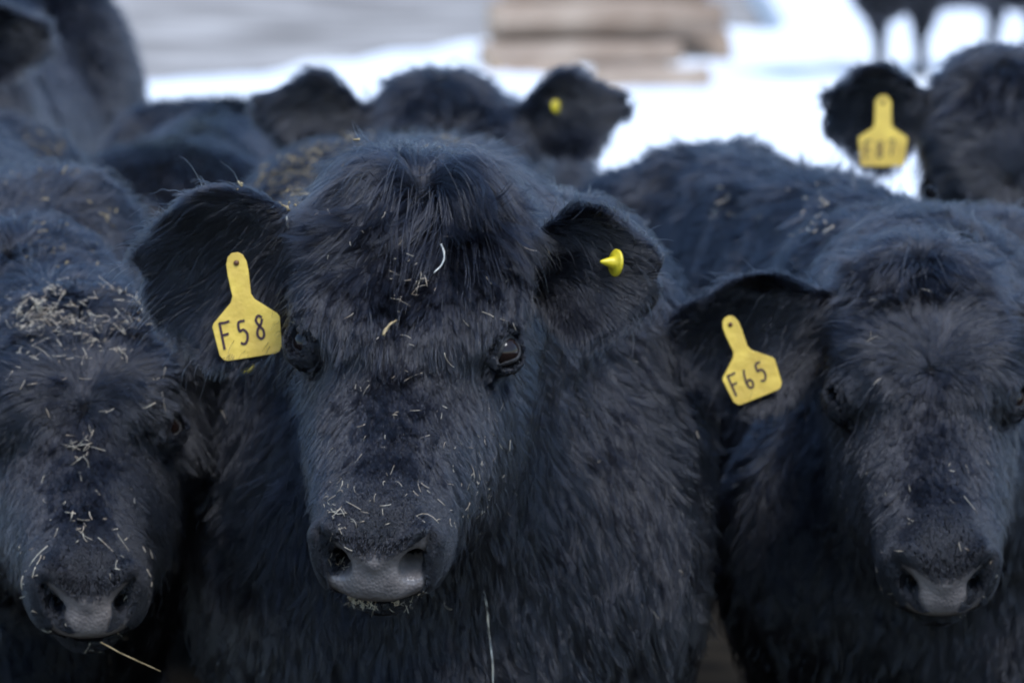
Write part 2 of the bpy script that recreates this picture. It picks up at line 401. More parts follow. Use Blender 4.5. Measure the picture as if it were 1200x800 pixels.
    def lid(s, side, root):
        n_ = unit(np.array([0.72, 0.24, 0.65])); a0 = np.array([-0.35, 0.95, 0.0]); e1 = unit(a0 - n_ * (n_ @ a0)); e2 = np.cross(n_, e1)
        V, F = [], []; k, m = 48, 10; mir = np.array([side, 1, 1.0])
        pts = []
        for i in range(k):
            a = 2 * math.pi * i / k; ca, sa = math.cos(a), math.sin(a)
            w = e1 * (0.0165 * ca + (0.005 * max(ca, 0) ** 6)) + e2 * (0.0118 * sa * (1 - 0.25 * ca * ca))
            h = math.sqrt(max((EYE_R * 1.03) ** 2 - min(w @ w, (EYE_R * .98) ** 2), 1e-6)); pts.append(EYE + w + n_ * (h - 0.0005))
        pts = np.array(pts); T = unit(np.roll(pts, -1, 0) - np.roll(pts, 1, 0))
        for i in range(k):
            o1 = unit(pts[i] - EYE); o2 = np.cross(T[i], o1); r = 0.0026 if math.sin(2 * math.pi * i / k) * 1 < 0 else 0.0031
            for j in range(m):
                b = 2 * math.pi * j / m; p = pts[i] + (o1 * math.cos(b) * 0.65 + o2 * math.sin(b)) * r; V.append(p * mir)
        for i in range(k):
            for j in range(m): F.append((i * m + j, i * m + (j + 1) % m, ((i + 1) % k) * m + (j + 1) % m, ((i + 1) % k) * m + j))
        mesh_obj("eyelid", s.unq(np.array(V)), F, M_LID, root)
    def fields(s, P, N):
        """density, length, comb direction, lift, clump strength, curl for hair rooted at P with normal N (cow frame)"""
        kw = s.kw; sc = s.hs / s.size
        Q = s.q(P); Nq = N @ s.HR.astype(f32)
        x, y, z = Q.T; ax = np.abs(x); n = len(P)
        # --- body
        T = np.zeros_like(P); T[:, 1] = -0.55; T[:, 2] = -0.75 * sstep(0.9, -0.1, N[:, 2]) - 0.1
        T[:, 0] = np.tanh(P[:, 0] / 0.05) * 0.35 * sstep(0.3, 0.9, N[:, 2])
        front = sstep(0.25, 0.5, P[:, 1]); T[:, 1] += 0.35 * front; T[:, 2] -= 0.5 * front
        L = np.full(n, kw.get('body_len', 0.042) * 1.15); L = L * (1 - 0.15 * sstep(0.0, -0.6, P[:, 1]))
        dens = np.full(n, 0.20); lift = np.full(n, 0.6) + 0.2 * sstep(-0.1, 0.3, P[:, 1]); clump = np.full(n, 0.65); wave = np.full(n, 0.35)
        if kw.get('ridge'):
            rg = sstep(0.09, 0.02, np.abs(P[:, 0] - 0.02)) * sstep(0.8, 0.95, N[:, 2]) * sstep(0.3, 0.0, P[:, 1]); L = L + kw['ridge'] * rg; lift = lift + 0.9 * rg; clump = clump + 0.3 * rg
        low = sstep(0.40, 0.28, P[:, 2]); L *= 1 - 0.65 * low; dens *= 1 - 0.8 * low
        # --- head weight
        wh = sstep(0.30, 0.24, ax) * sstep(-0.07, 0.0, y) * sstep(0.6, 0.5, y) * sstep(-0.30, -0.2, z + 0.25 * sstep(0.1, 0.0, y) * 0)
        yw = kw.get('whorl', 0.19); fl = kw.get('forelock', 0.07)
        H = np.zeros_like(P)
        below = sstep(yw - 0.02, yw + 0.05, y)
        rx, ry = x, y - yw; rn = np.sqrt(rx * rx + ry * ry) + 1e-4
        H[:, 0] = (1 - below) * rx / rn * 1.0 + below * (x * 3.5); H[:, 1] = (1 - below) * ry / rn + below * 1.0
        # whorl centre: radial everywhere
        c = sstep(0.07, 0.015, rn); H[:, 0] = H[:, 0] * (1 - c) + c * rx / rn; H[:, 1] = H[:, 1] * (1 - c) + c * ry / rn
        # sides of the face: down towards the jaw
        side = sstep(0.3, 0.85, np.abs(Nq[:, 0])) * sstep(0.02, -0.04, z)
        sv = np.stack([np.sign(x) * 0.2, np.full(n, 0.75 * 1.0), np.full(n, -0.7)], 1); sv[:, 1] = np.where(y < 0.15, 0.2, 0.75)
        H = H * (1 - side[:, None]) + sv * side[:, None]
        # forelock: fanned out from a part at the poll
        fy = kw.get('fore_end', 0.12)
        fo = sstep(fy + 0.02, fy - 0.06, y) * sstep(-0.13, -0.07, z)
        px_, py_ = x - kw.get('part_x', 0.0), y - kw.get('part_y', 0.0); pn = np.sqrt(px_ ** 2 + py_ ** 2) + 1e-3
        fv = np.stack([px_ / pn * 1.1 + np.tanh(px_ / 0.012) * 0.35, py_ / pn * 0.75 + kw.get('fall', 0.4), np.zeros(n)], 1)
        if kw.get('upright'): fv[:, 1] -= 0.35
        H = H * (1 - fo[:, None]) + fv * fo[:, None]
        fhl = kw.get('brow_len', 0.042); vb = kw.get('vline', 0.24) - 0.55 * ax
        bz = sstep(vb + 0.006, vb - 0.012, y) if kw.get('vline') else sstep(0.25, 0.15, y)
        Hl = 0.020 + (fhl - 0.020) * bz; Hl = Hl + np.maximum(fl * (1 - 0.55 * sstep(0.0, fy, y)) * (1 - 0.45 * sstep(0.05, 0.10, ax)) - Hl, 0) * fo
        Hl = np.where(side > 0.3, 0.02 + 0.012 * sstep(0.25, 0.1, y), Hl)
        jaw = sstep(-0.17, -0.22, z); Hl = Hl + 0.018 * jaw
        muz = sstep(0.34, 0.41, y); Hl = Hl * (1 - 0.62 * muz)
        Hd = 0.75 - 0.3 * fo + 0.35 * muz - 0.3 * jaw
        eyed = np.sqrt((ax - EYE[0] - 0.012) ** 2 + (y - EYE[1]) ** 2 + (z - EYE[2] - 0.008) ** 2)
        en = sstep(0.048, 0.024, eyed); Hl *= 1 - 0.72 * en; Hd = Hd * (1 + 0.3 * en)
        ep = np.sqrt((ax - EYE[0]) ** 2 + (y - EYE[1]) ** 2 + (z - EYE[2]) ** 2); Hd = np.where(ep < EYE_R + 0.0015, 0, Hd)
        Hd = Hd * (1 - sstep(0.15, 0.5, pad_mask(Q)))
        Hd = Hd * (1 - 0.8 * sstep(0.448, 0.458, y) * sstep(0.042, 0.032, ax) * sstep(-0.07, -0.06, z))
        mouth = (np.abs(z + 0.128) < 0.006) & (y > 0.42); Hd = np.where(mouth, 0, Hd)
        nost = (np.sqrt((ax - 0.043) ** 2 + ((y - 0.475) * 0.7) ** 2 + (z + 0.062) ** 2) < 0.011) ; Hd = np.where(nost, 0, Hd)
        Hlift = 0.34 + 0.40 * fo * sstep(0.11, 0.05, ax) + (0.28 if kw.get('vline') else 0.05) * bz * (1 - fo) + 0.2 * jaw - 0.12 * muz; Hlift = np.where(c > 0.3, 0.5, Hlift)
        if kw.get('upright'): Hlift = Hlift + 0.35 * fo * sstep(0.07, 0.01, pn); Hl = Hl + 0.025 * fo * sstep(0.05, 0.0, pn)
        Hc = 0.7 + 0.25 * fo; Hc = Hc * (1 - 0.6 * muz)
        Hw = 0.18 + 0.14 * fo + kw.get('curl', 0) * fo
        Hdir = H @ s.HR.T.astype(f32)
        # --- ears
        inside = np.zeros(n)
        for e in s.ears:
            q = e.loc(Q); t = q[:, 0] / e.L
            m = (t > 0.12) & (t < 1.3) & (np.abs(q[:, 1]) < e.W * 1.35) & (np.abs(q[:, 2]) < 0.06)
            Ne = Nq @ e.R.astype(f32); op = sstep(0.0, 0.4, Ne[:, 2]) * (np.abs(q[:, 1]) < e.W * 1.0)
            rim = sstep(0.6, 0.95, np.sqrt(((t - 0.5) / 0.56) ** 2 + (q[:, 1] / e.W) ** 2))
            ev = np.stack([np.full(n, 0.9), np.sign(q[:, 1]) * (0.35 + 0.5 * rim), np.zeros(n)], 1)
            ev_in = np.stack([np.full(n, 0.55), -0.15 + 0.9 * np.sign(q[:, 1]) * rim + 0.3, 0.25 + np.zeros(n)], 1)
            ev = np.where(op[:, None] > 0.5, ev_in, ev)
            edir = (ev @ e.R.T) @ s.HR.T
            Hdir = np.where(m[:, None], edir, Hdir); el = np.where(op > 0.5, 0.034 + 0.012 * rim, 0.016 + 0.016 * rim)
            Hl = np.where(m, el, Hl); Hd = np.where(m, np.where(op > 0.5, 0.30, 0.6), Hd)
            Hlift = np.where(m, 0.30 + 0.1 * op, Hlift); Hc = np.where(m, 0.3, Hc); Hw = np.where(m, 0.3, Hw); wh = np.where(m, 1.0, wh)
        L = L * (1 - wh) + Hl * sc * wh; dens = dens * (1 - wh) + Hd * wh; lift = lift * (1 - wh) + Hlift * wh
        clump = clump * (1 - wh) + Hc * wh; wave = wave * (1 - wh) + Hw * wh
        T = T * (1 - wh[:, None]) + Hdir * wh[:, None]
        return dens, L, T, lift, clump, wave, wh
    def coat(s, hm):
        kw = s.kw
        V, Q = s.V, s.Fq
        c = V[Q].mean(1); d1 = V[Q[:, 2]] - V[Q[:, 0]]; d2 = V[Q[:, 3]] - V[Q[:, 1]]
        cr = np.cross(d1, d2); area = np.linalg.norm(cr, axis=1) * 0.5; N = s.grad(c)
        dens = s.fields(c, N)[0]
        # the side turned away from the photographer gets a thinner coat
        W = c @ s.R.T.astype(f32) + s.T.astype(f32); Nw = N @ (s.R.T / s.size).astype(f32); vd = unit(CAM - W); f = (Nw * vd).sum(1)
        dens = dens * (0.22 + 0.78 * sstep(-0.45, -0.05, f))
        wgt = dens * area * 1e6 * s.size ** 2 * kw.get('dens', 1.0) * RQ
        n = int(wgt.sum()); s.nh = n
        r = np.random.default_rng(100 + s.seed)
        cum = np.cumsum(wgt); fi = np.searchsorted(cum, r.uniform(0, cum[-1], n)); fi = np.minimum(fi, len(Q) - 1)
        u, v = r.random((2, n, 1)).astype(f32); q = Q[fi]
        P = (V[q[:, 0]] * (1 - u) + V[q[:, 1]] * u) * (1 - v) + (V[q[:, 3]] * (1 - u) + V[q[:, 2]] * u) * v
        P = P.astype(f32); N = s.grad(P); _, L, T, lift, clump, wave, wh = s.fields(P, N)
        T = T + vnoise(P, 14.0, s.seed)* 0.28 * (0.4 + wave[:, None]) + vnoise(P, 45.0, s.seed + 3) * 0.22 * (wave[:, None] + 0.3)
        T = T - N * (T * N).sum(1, keepdims=True); T = unit(T).astype(f32)
        L = (L * r.uniform(0.6, 1.15, n)).astype(f32)
        fly = (r.random(n) < 0.018) & (wh * (L < 0.015) < 0.5); L = np.where(fly, L * 1.35, L).astype(f32); lift = np.where(fly, lift * 2.0 + 0.2, lift); clump = np.where(fly, 0.05, clump)
        K = kw.get('pts', 7); seg = (L / (K - 1))[:, None]
        lift = (lift * r.uniform(0.6, 1.4, n)).astype(f32)[:, None]
        D = unit(T + N * lift + r.normal(size=(n, 3)) * 0.09).astype(f32)
        X = np.empty((n, K, 3), f32); X[:, 0] = P - N * 0.001
        cur = X[:, 0].copy(); g = np.array([0, 0, -1], f32)
        rad = np.array([0.02], f32)
        for k in range(1, K):
            cur = cur + D * seg
            dd = s.look(cur); G = s.grad(cur)
            want = (0.0006 + lift[:, 0] * L * 0.42 * (k / (K - 1)) ** 0.8)
            want = np.minimum(want, 0.027)
            cur = cur + G * (np.clip(want - dd, -0.25 * seg[:, 0], 0.9 * seg[:, 0]))[:, None]
            D = unit(cur - X[:, k - 1])
            X[:, k] = cur
            tang = D - G * (D * G).sum(1, keepdims=True) * 0.25
            D = unit(tang + g * 1.6 * L[:, None] / 0.05 / K + vnoise(cur, 38.0, s.seed + k * 0 + 5) * wave[:, None] * 0.5).astype(f32)
        # locks: pull hairs to the nearest of a few guides, coarse then fine
        for spacing, amt, pw, spread in ((0.026, 0.35, 1.5, 0.13), (0.011, 0.72, 1.2, 0.18), (0.005, 0.72, 0.9, 0.08)):
            spacing *= kw.get('lock', 1.0)
            cell = np.floor(P / (spacing * 0.8)).astype(np.int64); key = (cell[:, 0] * 73856093) ^ (cell[:, 1] * 19349663) ^ (cell[:, 2] * 83492791)
            _, gi = np.unique(key, return_index=True)
            gi = gi[r.random(len(gi)) < 0.55]
            kd = kdtree.KDTree(len(gi))
            Pn = P + vnoise(P, 120.0, 9) * spacing * 0.35
            for j, p in enumerate(Pn[gi].tolist()): kd.insert(p, j)
            kd.balance(); fnd = kd.find
            idx = gi[np.fromiter((fnd(p)[1] for p in Pn.tolist()), np.int64, n)]
            w = (np.arange(K) / (K - 1)) ** pw
            am = (clump * amt * r.uniform(0.5, 1.15, n) * (1 if spacing < 0.02 else np.clip(L / 0.05, 0, 1.2) ** 2)).clip(0, 0.92).astype(f32)
            d0 = X[:, :1] - X[idx][:, :1]
            offr = np.zeros((n, 3), f32); offr[gi] = r.normal(size=(len(gi), 3)).astype(f32)
            ow = (np.arange(K) / (K - 1)) ** 1.3
            tgt = X[idx] + offr[idx][:, None, :] * (L * spread * (np.clip(wave * 1.5 + 0.35, 0, 1) + 0.5 * (L > 0.05)))[:, None, None].astype(f32) * ow[None, :, None].astype(f32)
            wt = (am[:, None] * w)[..., None].astype(f32)
            X = X + (tgt - X) * wt
        X += (r.normal(size=X.shape) * 0.0005).astype(f32) * (np.arange(K) / K)[None, :, None].astype(f32)
        hw = kw.get('hair_w', 0.00036) / s.size
        R = (hw * (1 - 0.75 * (np.arange(K) / (K - 1)) ** 2))[None] * r.uniform(0.7, 1.3, (n, 1)) * (1 + 0.5 * (1 - wh))[:, None]
        hc = bpy.data.hair_curves.new("coat"); hc.add_curves([K] * n)
        hc.attributes["position"].data.foreach_set("vector", X.reshape(-1))
        ra = hc.attributes.get("radius") or hc.attributes.new("radius", 'FLOAT', 'POINT'); ra.data.foreach_set("value", R.astype(f32).reshape(-1))
        hc.materials.append(hm)
        link(bpy.data.objects.new("coat", hc), s.root)
        s.X = X
        print("coat", s.root.name, n)

def eye(c, r, parent):
    V, F = [], []; a, b = 16, 24
    for i in range(a + 1):
        for j in range(b):
            t, p = math.pi * i / a, 2 * math.pi * j / b
            V.append((c[0] + r * math.sin(t) * math.cos(p), c[1] + r * math.sin(t) * math.sin(p), c[2] + r * math.cos(t)))
    for i in range(a):
        for j in range(b): F.append((i * b + j, (i + 1) * b + j, (i + 1) * b + (j + 1) % b, i * b + (j + 1) % b))
    return mesh_obj("eye", V, F, M_EYE, parent)

# ------------------------------------------------------------------ the place
def sheet(name, xs, ys, zf, m, skirt=0):
    X, Y = np.meshgrid(xs, ys, indexing='ij'); Z = zf(X, Y)
    V = np.stack([X, Y, Z], -1).reshape(-1, 3); nx, ny = X.shape
    i = np.arange(nx - 1)[:, None] * ny + np.arange(ny - 1)[None]; i = i.reshape(-1)
    F = np.stack([i, i + ny, i + ny + 1, i + 1], 1)
    return V, F
xs = np.concatenate([-np.geomspace(900, 12, 14), np.linspace(-11, 11, 45), np.geomspace(12, 900, 14)])
ys = np.concatenate([-np.geomspace(600, 5, 8), np.linspace(-4, 50, 90), np.geomspace(52, 1500, 16)])
V, F = sheet("ground", xs, ys, lambda X, Y: 0.03 * np.sin(X * 1.3 + 0.7 * Y) * np.sin(Y * 0.9 - X * 0.4) - 0.14, M_MUD)
tagobj(mesh_obj("ground", V, F, M_MUD), kind="structure")
def snow_edge(X):
    b = np.interp(X, [-30, -8, -2.6, -1.6, -0.8, 0.0, 1.6, 2.05, 2.35, 8, 30], [21, 23, 24.9, 26.2, 28.2, 29.6, 30.6, 31.5, 42, 60, 60])
    return b + 0.35 * np.sin(X * 2.1) + 0.2 * np.sin(X * 5.3 + 1)
t = np.linspace(0, 1, 140)
xs = np.concatenate([-np.geomspace(60, 7, 14), np.linspace(-6.8, 6.8, 110), np.geomspace(7, 60, 14)])
Xg, Tg = np.meshgrid(xs, t, indexing='ij'); Yg = -8 + (snow_edge(Xg) + 8) * Tg
hgt = 0.03 * np.sin(Xg * 2.3 + Yg) * np.sin(Yg * 1.7) + 0.02 * np.sin(Xg * 6 + Yg * 4) + 0.10 * sstep(16, 22, Yg) * (0.6 + 0.4 * np.sin(Xg * 0.8 + 1.0))
hgt = hgt - 0.02
hgt = hgt * sstep(1.0, 0.965, Tg) - 0.16 * sstep(0.972, 1.0, Tg)
V = np.stack([Xg, Yg, hgt], -1).reshape(-1, 3); ny = len(t)
i = (np.arange(len(xs) - 1)[:, None] * ny + np.arange(ny - 1)[None]).reshape(-1)
tagobj(mesh_obj("snow", V, np.stack([i, i + ny, i + ny + 1, i + 1], 1), M_SNOW), kind="structure")

# added trampled ground: darkens gaps between the cattle; unseen front part cuts snow bounce
g = np.linspace(-1, 1, 140); U, W_ = np.meshgrid(g, g, indexing='ij')
an = np.arctan2(W_, U); rr = np.maximum(np.abs(U), np.abs(W_)) * (1 + 0.10 * np.sin(3 * an + 1) + 0.06 * np.sin(7 * an))
V = np.stack([np.cos(an) * rr * 14, 0.6 + np.sin(an) * rr * 11.5, 0.055 * sstep(1.05, 0.9, np.maximum(np.abs(U), np.abs(W_))) - 0.02 + 0.012 * np.sin(U * 40) * np.sin(W_ * 33)], -1).reshape(-1, 3)
i = (np.arange(139)[:, None] * 140 + np.arange(139)[None]).reshape(-1)
M_ADDED_MUD = mat("added_trampled_mud", (0.012, 0.011, 0.01), 1.0, 0.0, 1.0, 9, vary=(0.03, 0.025, 0.019), vscale=5)
tagobj(mesh_obj("added_mud", V, np.stack([i, i + 140, i + 141, i + 1], 1), M_ADDED_MUD), kind="structure")

def log(name, a, b, r, label, seed, mats=(M_BARK, M_CUT), group=None):
    a, b = Vector(a), Vector(b); ax = (b - a).normalized(); L = (b - a).length; s1 = ax.cross(Vector((0, 0, 1))).normalized(); s2 = s1.cross(ax)
    V, F, mi = [], [], []; n, k = 22, 26; g = np.random.default_rng(seed); ph = g.uniform(0, 6.28, 6)
    for i in range(k):
        t = i / (k - 1)
        for j in range(n):
            an = 2 * math.pi * j / n
            rr = r * (1 + 0.08 * math.sin(3 * an + ph[0] + t * 2) + 0.05 * math.sin(7 * an + ph[1] + 3 * t) + 0.07 * math.sin(9 * t + ph[2]) + g.uniform(-.02, .02)) * (1 - 0.12 * t)
            p = a + ax * (L * t) + (s1 * math.cos(an) + s2 * math.sin(an)) * rr
            V.append(tuple(p - Vector(a)))
    for i in range(k - 1):
        for j in range(n): F.append((i * n + j, i * n + (j + 1) % n, (i + 1) * n + (j + 1) % n, (i + 1) * n + j)); mi.append(0)
    F.append(tuple(range(n))[::-1]); mi.append(1); F.append(tuple(range((k - 1) * n, k * n))); mi.append(1)
    o = mesh_obj(name, V, F, list(mats), midx=mi); o.location = a
    tagobj(o, label, "log", group); return o
def px3(x, y, Y, r=0): 
    p = at(x, y, Y); return (p[0], p[1], p[2])
LG = "pale logs stacked on the snow beyond the cattle"
log("log", (-0.12, 25.55, 0.12), (1.38, 25.9, 0.13), 0.125, "bottom back log of the blurred pale stack, longest and thickest", 3, group=LG)
log("log", (-0.20, 25.2, 0.11), (1.05, 25.35, 0.12), 0.105, "bottom front log of the blurred pale stack", 5, group=LG)
log("log", (-0.14, 25.4, 0.33), (1.33, 25.6, 0.34), 0.115, "middle log lying on the two bottom ones of the pale stack", 6, group=LG)
log("log", (-0.05, 25.5, 0.52), (1.22, 25.7, 0.50), 0.085, "thin top log of the blurred pale stack", 7, group=LG)
log("log", (-0.12, 24.3, 0.04), (0.36, 24.5, 0.05), 0.12, "short dark brown log half sunk in the snow under the stack", 8)
log("log", (0.47, 23.1, 0.08), (1.13, 23.2, 0.09), 0.12, "slim reddish brown log lying by itself on the snow nearer the cattle", 9)

# ------------------------------------------------------------------ the cattle
GRP = "black cattle crowded together in the snowy yard"
# hrot = yaw (positive turns the muzzle towards the left of the picture), pitch below level, roll
cows = {}
def E(side, d, o, **k): return Ear(side, d, o, **k)
cows['main'] = Cow((-0.10, 5.36), 5, at(496, 216, 4.62), (-5, 38, 2),
    [E(1, (0.95, 0.06, -0.14), (0.0, 0.8, 0.6), L=0.20, W=0.084), E(-1, (-0.93, 0.04, -0.02), (-0.1, 0.75, 0.65), L=0.15, W=0.062)],
    res=0.005, seed=1, wide=1.03, forelock=0.105, part_y=0.022, fall=0.22, fore_end=0.15, whorl=0.10, vline=0.245, hs=1.10, brow=1.0, brow_len=0.036, body_len=0.052, dens=1.0)
cows['left'] = Cow((-0.80, 5.88), 10, at(94, 348, 4.95), (7, 33, 0),
    [E(1, (0.9, 0.05, -0.45), (0.0, 0.6, 0.75)), E(-1, (-0.8, 0.1, -0.75), (0.1, 0.6, 0.7), L=0.14)],
    res=0.005, seed=2, neck_r=(0.15, 0.10), size=1.0, wide=0.9, forelock=0.034, fore_end=0.085, whorl=0.2, curl=0.8, hs=1.0, body_len=0.04, dens=0.95)
cows['right'] = Cow((0.53, 5.76), 15, at(1080, 306, 5.0), (-0.5, 38, 0),
    [E(1, (0.95, 0.04, -0.10), (0.0, 0.8, 0.55), L=0.20, W=0.074), E(-1, (-0.9, 0.05, -0.35), (0.0, 0.7, 0.7))],
    res=0.005, seed=3, brow_len=0.04, neck_r=(0.17, 0.115), chest=1.4, wide=0.83, size=0.95, ridge=0.05, forelock=0.06, fore_end=0.10, whorl=0.185, upright=True, hs=1.0, body_len=0.045, dens=0.95)
cows['back'] = Cow((-0.10, 7.85), 2, at(517, 90, 6.95), (3, 40, 0),
    [E(1, (0.93, -0.22, 0.12), (0.0, 0.6, 0.8), L=0.165, W=0.052, point=0.6), E(-1, (-0.93, -0.22, 0.12), (0.0, 0.6, 0.8), L=0.165, W=0.054, point=0.6)],
    res=0.009, seed=4, size=0.92, hs=1.26, forelock=0.05, whorl=0.2, hair_w=0.0006, dens=0.28)
cows['corner'] = Cow((1.30, 7.45), -22, at(1178, 72, 6.6), (-2, 50, 0),
    [E(1, (0.95, -0.02, -0.05), (0.0, 0.7, 0.7), L=0.155, W=0.07), E(-1, (-0.93, 0, 0), (0, .7, .7))],
    res=0.009, seed=5, size=0.97, hs=1.15, forelock=0.04, whorl=0.2, hair_w=0.0006, dens=0.28)
cows['peek'] = Cow((-1.75, 8.1), 28, at(-130, -5, 7.2), (-12, 45, 0),
    [E(1, (0.9, 0, 0), (0, .7, .7)), E(-1, (-0.95, -0.1, 0.0), (0, .7, .7), L=0.16, W=0.055)],
    res=0.01, seed=6, size=0.95, hs=1.1, hair_w=0.0006, dens=0.2)
cows['rump'] = Cow((-1.28, 9.8), 176, (-1.13, 10.9, 0.75), (180, 55, 0),
    [E(1, (0.9, 0, 0), (0, .7, .7)), E(-1, (-0.9, 0, 0.0), (0, .7, .7))],
    res=0.012, seed=7, size=1.08, hair_w=0.0007, dens=0.15)
cows['graze'] = Cow((-0.60, 8.15), 178, (-0.58, 8.8, 0.62), (180, 60, 0),
    [E(1, (0.9, 0, 0), (0, .7, .7)), E(-1, (-0.9, 0, 0.0), (0, .7, .7))],
    res=0.012, seed=8, size=0.91, wide=1.0, hair_w=0.0006, dens=0.2)
cows['far'] = Cow((2.52, 24.6), -42, (1.75, 23.8, 1.25), (60, 45, 0),
    [E(1, (0.9, 0, 0), (0, .7, .7)), E(-1, (-0.9, 0, 0.0), (0, .7, .7))],
    res=0.016, seed=9, hair_w=0.0015, dens=0.03)
only = None
LAB = {
 'main': "shaggy black calf in the middle with the F58 tag and straw on its face",
 'left': "black calf with hay heaped on its curly poll, at the left of the F58 calf",
 'right': "black calf with a tufted forelock and the tilted F65 tag",
 'back': "black calf looking over the back of the F58 calf, both ears spread",
 'corner': "black calf whose yellow tag hangs against the white snow, behind the F65 calf",
 'peek': "black calf mostly out of the picture, one ear poking in at the top left corner",
 'rump': "big dark calf standing with its rounded rump to us, behind the ear at top left",
 'graze': "low back of a calf turned away, left of the ears looking over the F58 calf",
 'far': "black cow standing far off alone on the snow, just its legs and belly in view",
}
for k, cw in cows.items():
    if only and k not in only.split(","): continue
    cw.done = True
    cw.make("cow", LAB[k], "calf" if k != 'far' else "cow", M_HAIR)

# ------------------------------------------------------------------ ear tags
def hit(cw, px, py):
    """where the line of sight through a photo pixel meets the hide of a cow (world point)"""
    d = unit(at(px, py, 5.0) - CAM); Ri = np.linalg.inv(cw.R)
    t = max(np.linalg.norm(cw.unq(np.array([[0, .2, -.1]]))[0] @ cw.R.T + cw.T - CAM) - 0.75, 1.0); best = None
    for _ in range(220):
        p = CAM + d * t; l = (Ri @ (p - cw.T)).astype(f32)[None]
        v = float(cw.look(l)[0]) * cw.size
        if v < 0.0015: return p
        t += min(max(v * 0.5, 0.002), 0.05)
        if t > 12: return None
    return p
def keep_world(o, parent):
    o.parent = parent; o.matrix_parent_inverse = parent.matrix_world.inverted(); return o

STROKES = {
 'F': [[(0, 1), (0.03, 0.5), (0.06, 0)], [(-0.02, 0.98), (0.3, 0.97), (0.6, 1.0)], [(0.03, 0.52), (0.45, 0.55)]],
 '5': [[(0.55, 1.0), (0.1, 0.95), (0.08, 0.58), (0.35, 0.62), (0.58, 0.42), (0.52, 0.15), (0.3, 0.0), (0.02, 0.06)]],
 '8': [[(0.55, 0.9), (0.3, 1.0), (0.1, 0.82), (0.25, 0.58), (0.5, 0.35), (0.48, 0.08), (0.25, 0.0), (0.06, 0.15), (0.12, 0.4), (0.4, 0.62), (0.55, 0.85)]],
 '6': [[(0.25, 1.05), (0.1, 0.7), (0.05, 0.3), (0.2, 0.03), (0.48, 0.06), (0.55, 0.3), (0.35, 0.45), (0.08, 0.3)]],
 '7': [[(0.02, 0.95), (0.55, 1.0), (0.35, 0.5), (0.22, 0.0)]],
}
def smooth_line(pts, n=6):
    P = [np.array(p, float) for p in pts]
    if len(P) < 3: return P
    Q = [2 * P[0] - P[1]] + P + [2 * P[-1] - P[-2]]; out = []
    for i in range(1, len(Q) - 2):
        for k in range(n):
            t = k / n; a, b, c, d = Q[i - 1:i + 3]
            out.append(0.5 * ((2 * b) + (c - a) * t + (2 * a - 5 * b + 4 * c - d) * t * t + (3 * b - a - 3 * c + d) * t ** 3))
    return out + [P[-1]]
